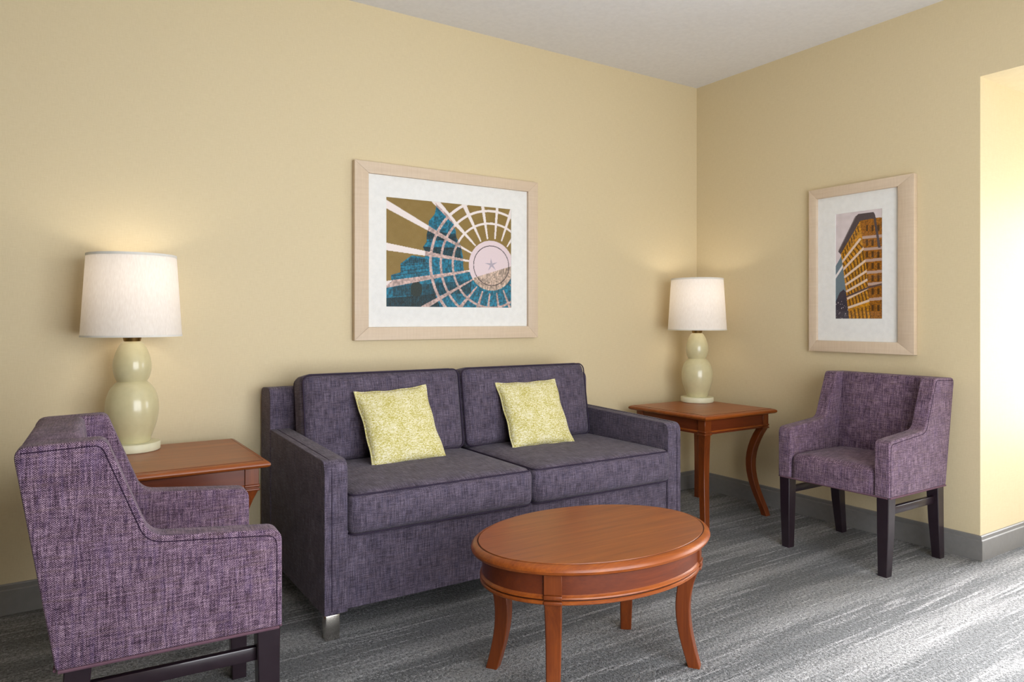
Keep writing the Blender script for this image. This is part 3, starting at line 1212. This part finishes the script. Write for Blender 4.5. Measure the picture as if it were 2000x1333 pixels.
def make_print(label, loc, rotz, fw, fh, rail, op, pr, art, nu, nv, group):
    """local: x right, z up, picture faces -y; fw/fh outer size, op = opening (x0,x1,z0,z1), pr = print"""
    t = thing('framed_print', label, 'picture', loc, rotz, group)
    D = 0.034
    x0, x1, z0, z1 = -fw / 2, fw / 2, 0, fh
    ox0, ox1, oz0, oz1 = op
    corners = [((x0, z0), (ox0, oz0)), ((x1, z0), (ox1, oz0)), ((x1, z1), (ox1, oz1)), ((x0, z1), (ox0, oz1))]
    for k in range(4):
        (a, ai), (c_, ci) = corners[k], corners[(k + 1) % 4]
        g = 0.0003
        out = [a, c_, ci, ai]
        b = prism(out, -D, -0.001, 'xz', 0.0018, 2)
        obj('frame_rail', b, 'frame', t)
    obj('backing', box(ox0 - 0.01, ox1 + 0.01, -0.012, -0.004, oz0 - 0.01, oz1 + 0.01), 'mat', t)
    # mat board with a bevelled window
    b = bmesh.new()
    o4 = [(ox0 - 0.004, oz0 - 0.004), (ox1 + 0.004, oz0 - 0.004), (ox1 + 0.004, oz1 + 0.004), (ox0 - 0.004, oz1 + 0.004)]
    i4 = [(pr[0], pr[2]), (pr[1], pr[2]), (pr[1], pr[3]), (pr[0], pr[3])]
    vo = [b.verts.new((x, -0.0165, z)) for x, z in o4]
    vi = [b.verts.new((x, -0.0165, z)) for x, z in i4]
    vb = [b.verts.new((x, -0.0125, z)) for x, z in i4]
    vob = [b.verts.new((x, -0.0125, z)) for x, z in o4]
    for k in range(4):
        q = (k + 1) % 4
        b.faces.new((vo[k], vo[q], vi[q], vi[k]))
        b.faces.new((vi[k], vi[q], vb[q], vb[k]))
        b.faces.new((vo[q], vo[k], vob[k], vob[q]))
        b.faces.new((vb[k], vb[q], vob[q], vob[k]))
    obj('mat_board', b, 'mat', t, smooth=0)
    # the print: flat sheet with its ink as a colour layer
    U, V = np.meshgrid(np.linspace(0, 1, nu + 1), np.linspace(0, 1, nv + 1))
    img = np.clip(art(U, V), 0, 255) / 255
    lin_img = np.where(img <= 0.04045, img / 12.92, ((img + 0.055) / 1.055) ** 2.4)
    xs = pr[0] + (pr[1] - pr[0]) * U
    zs = pr[3] - (pr[3] - pr[2]) * V
    verts = np.stack([xs, np.full_like(xs, -0.0135), zs], -1).reshape(-1, 3)
    idx = np.arange((nu + 1) * (nv + 1)).reshape(nv + 1, nu + 1)
    faces = np.stack([idx[1:, :-1], idx[1:, 1:], idx[:-1, 1:], idx[:-1, :-1]], -1).reshape(-1, 4)
    me = bpy.data.meshes.new('print_sheet')
    me.from_pydata(verts.tolist(), [], faces.tolist())
    at = me.color_attributes.new('ink', 'FLOAT_COLOR', 'POINT')
    col4 = np.concatenate([lin_img.reshape(-1, 3), np.ones((verts.shape[0], 1))], 1).astype(np.float32)
    at.data.foreach_set('color', col4.ravel())
    me.materials.append(M['ink'])
    o = bpy.data.objects.new('print_sheet', me)
    COL.objects.link(o)
    o.parent = t
    obj('glass_pane', box(ox0 - 0.003, ox1 + 0.003, -0.0215, -0.0195, oz0 - 0.003, oz1 + 0.003), 'glass', t, smooth=0)
    return t


xc, zc = (-2.465 - 1.357) / 2, 1.046
make_print('large landscape framed print of a teal domed building and white ribs, above the sofa', (xc, 0, zc), 0, 1.108, 0.898, 0.07,
           (-2.391 - xc, -1.424 - xc, 1.112 - zc, 1.886 - zc), (-2.290 - xc, -1.531 - xc, 1.217 - zc, 1.777 - zc), art_dome, 320, 250, 'framed prints')
yc, zc = (-0.884 - 1.484) / 2, 0.968
# faces -x: local x runs towards world -y
make_print('tall framed print of a golden corner building above the right armchair', (0, yc, zc), math.radians(-90), 0.600, 0.930, 0.06,
           (yc + 0.932, yc + 1.400, 1.030 - zc, 1.843 - zc), (yc + 1.040, yc + 1.308, 1.155 - zc, 1.743 - zc), art_tower, 150, 320, 'framed prints')
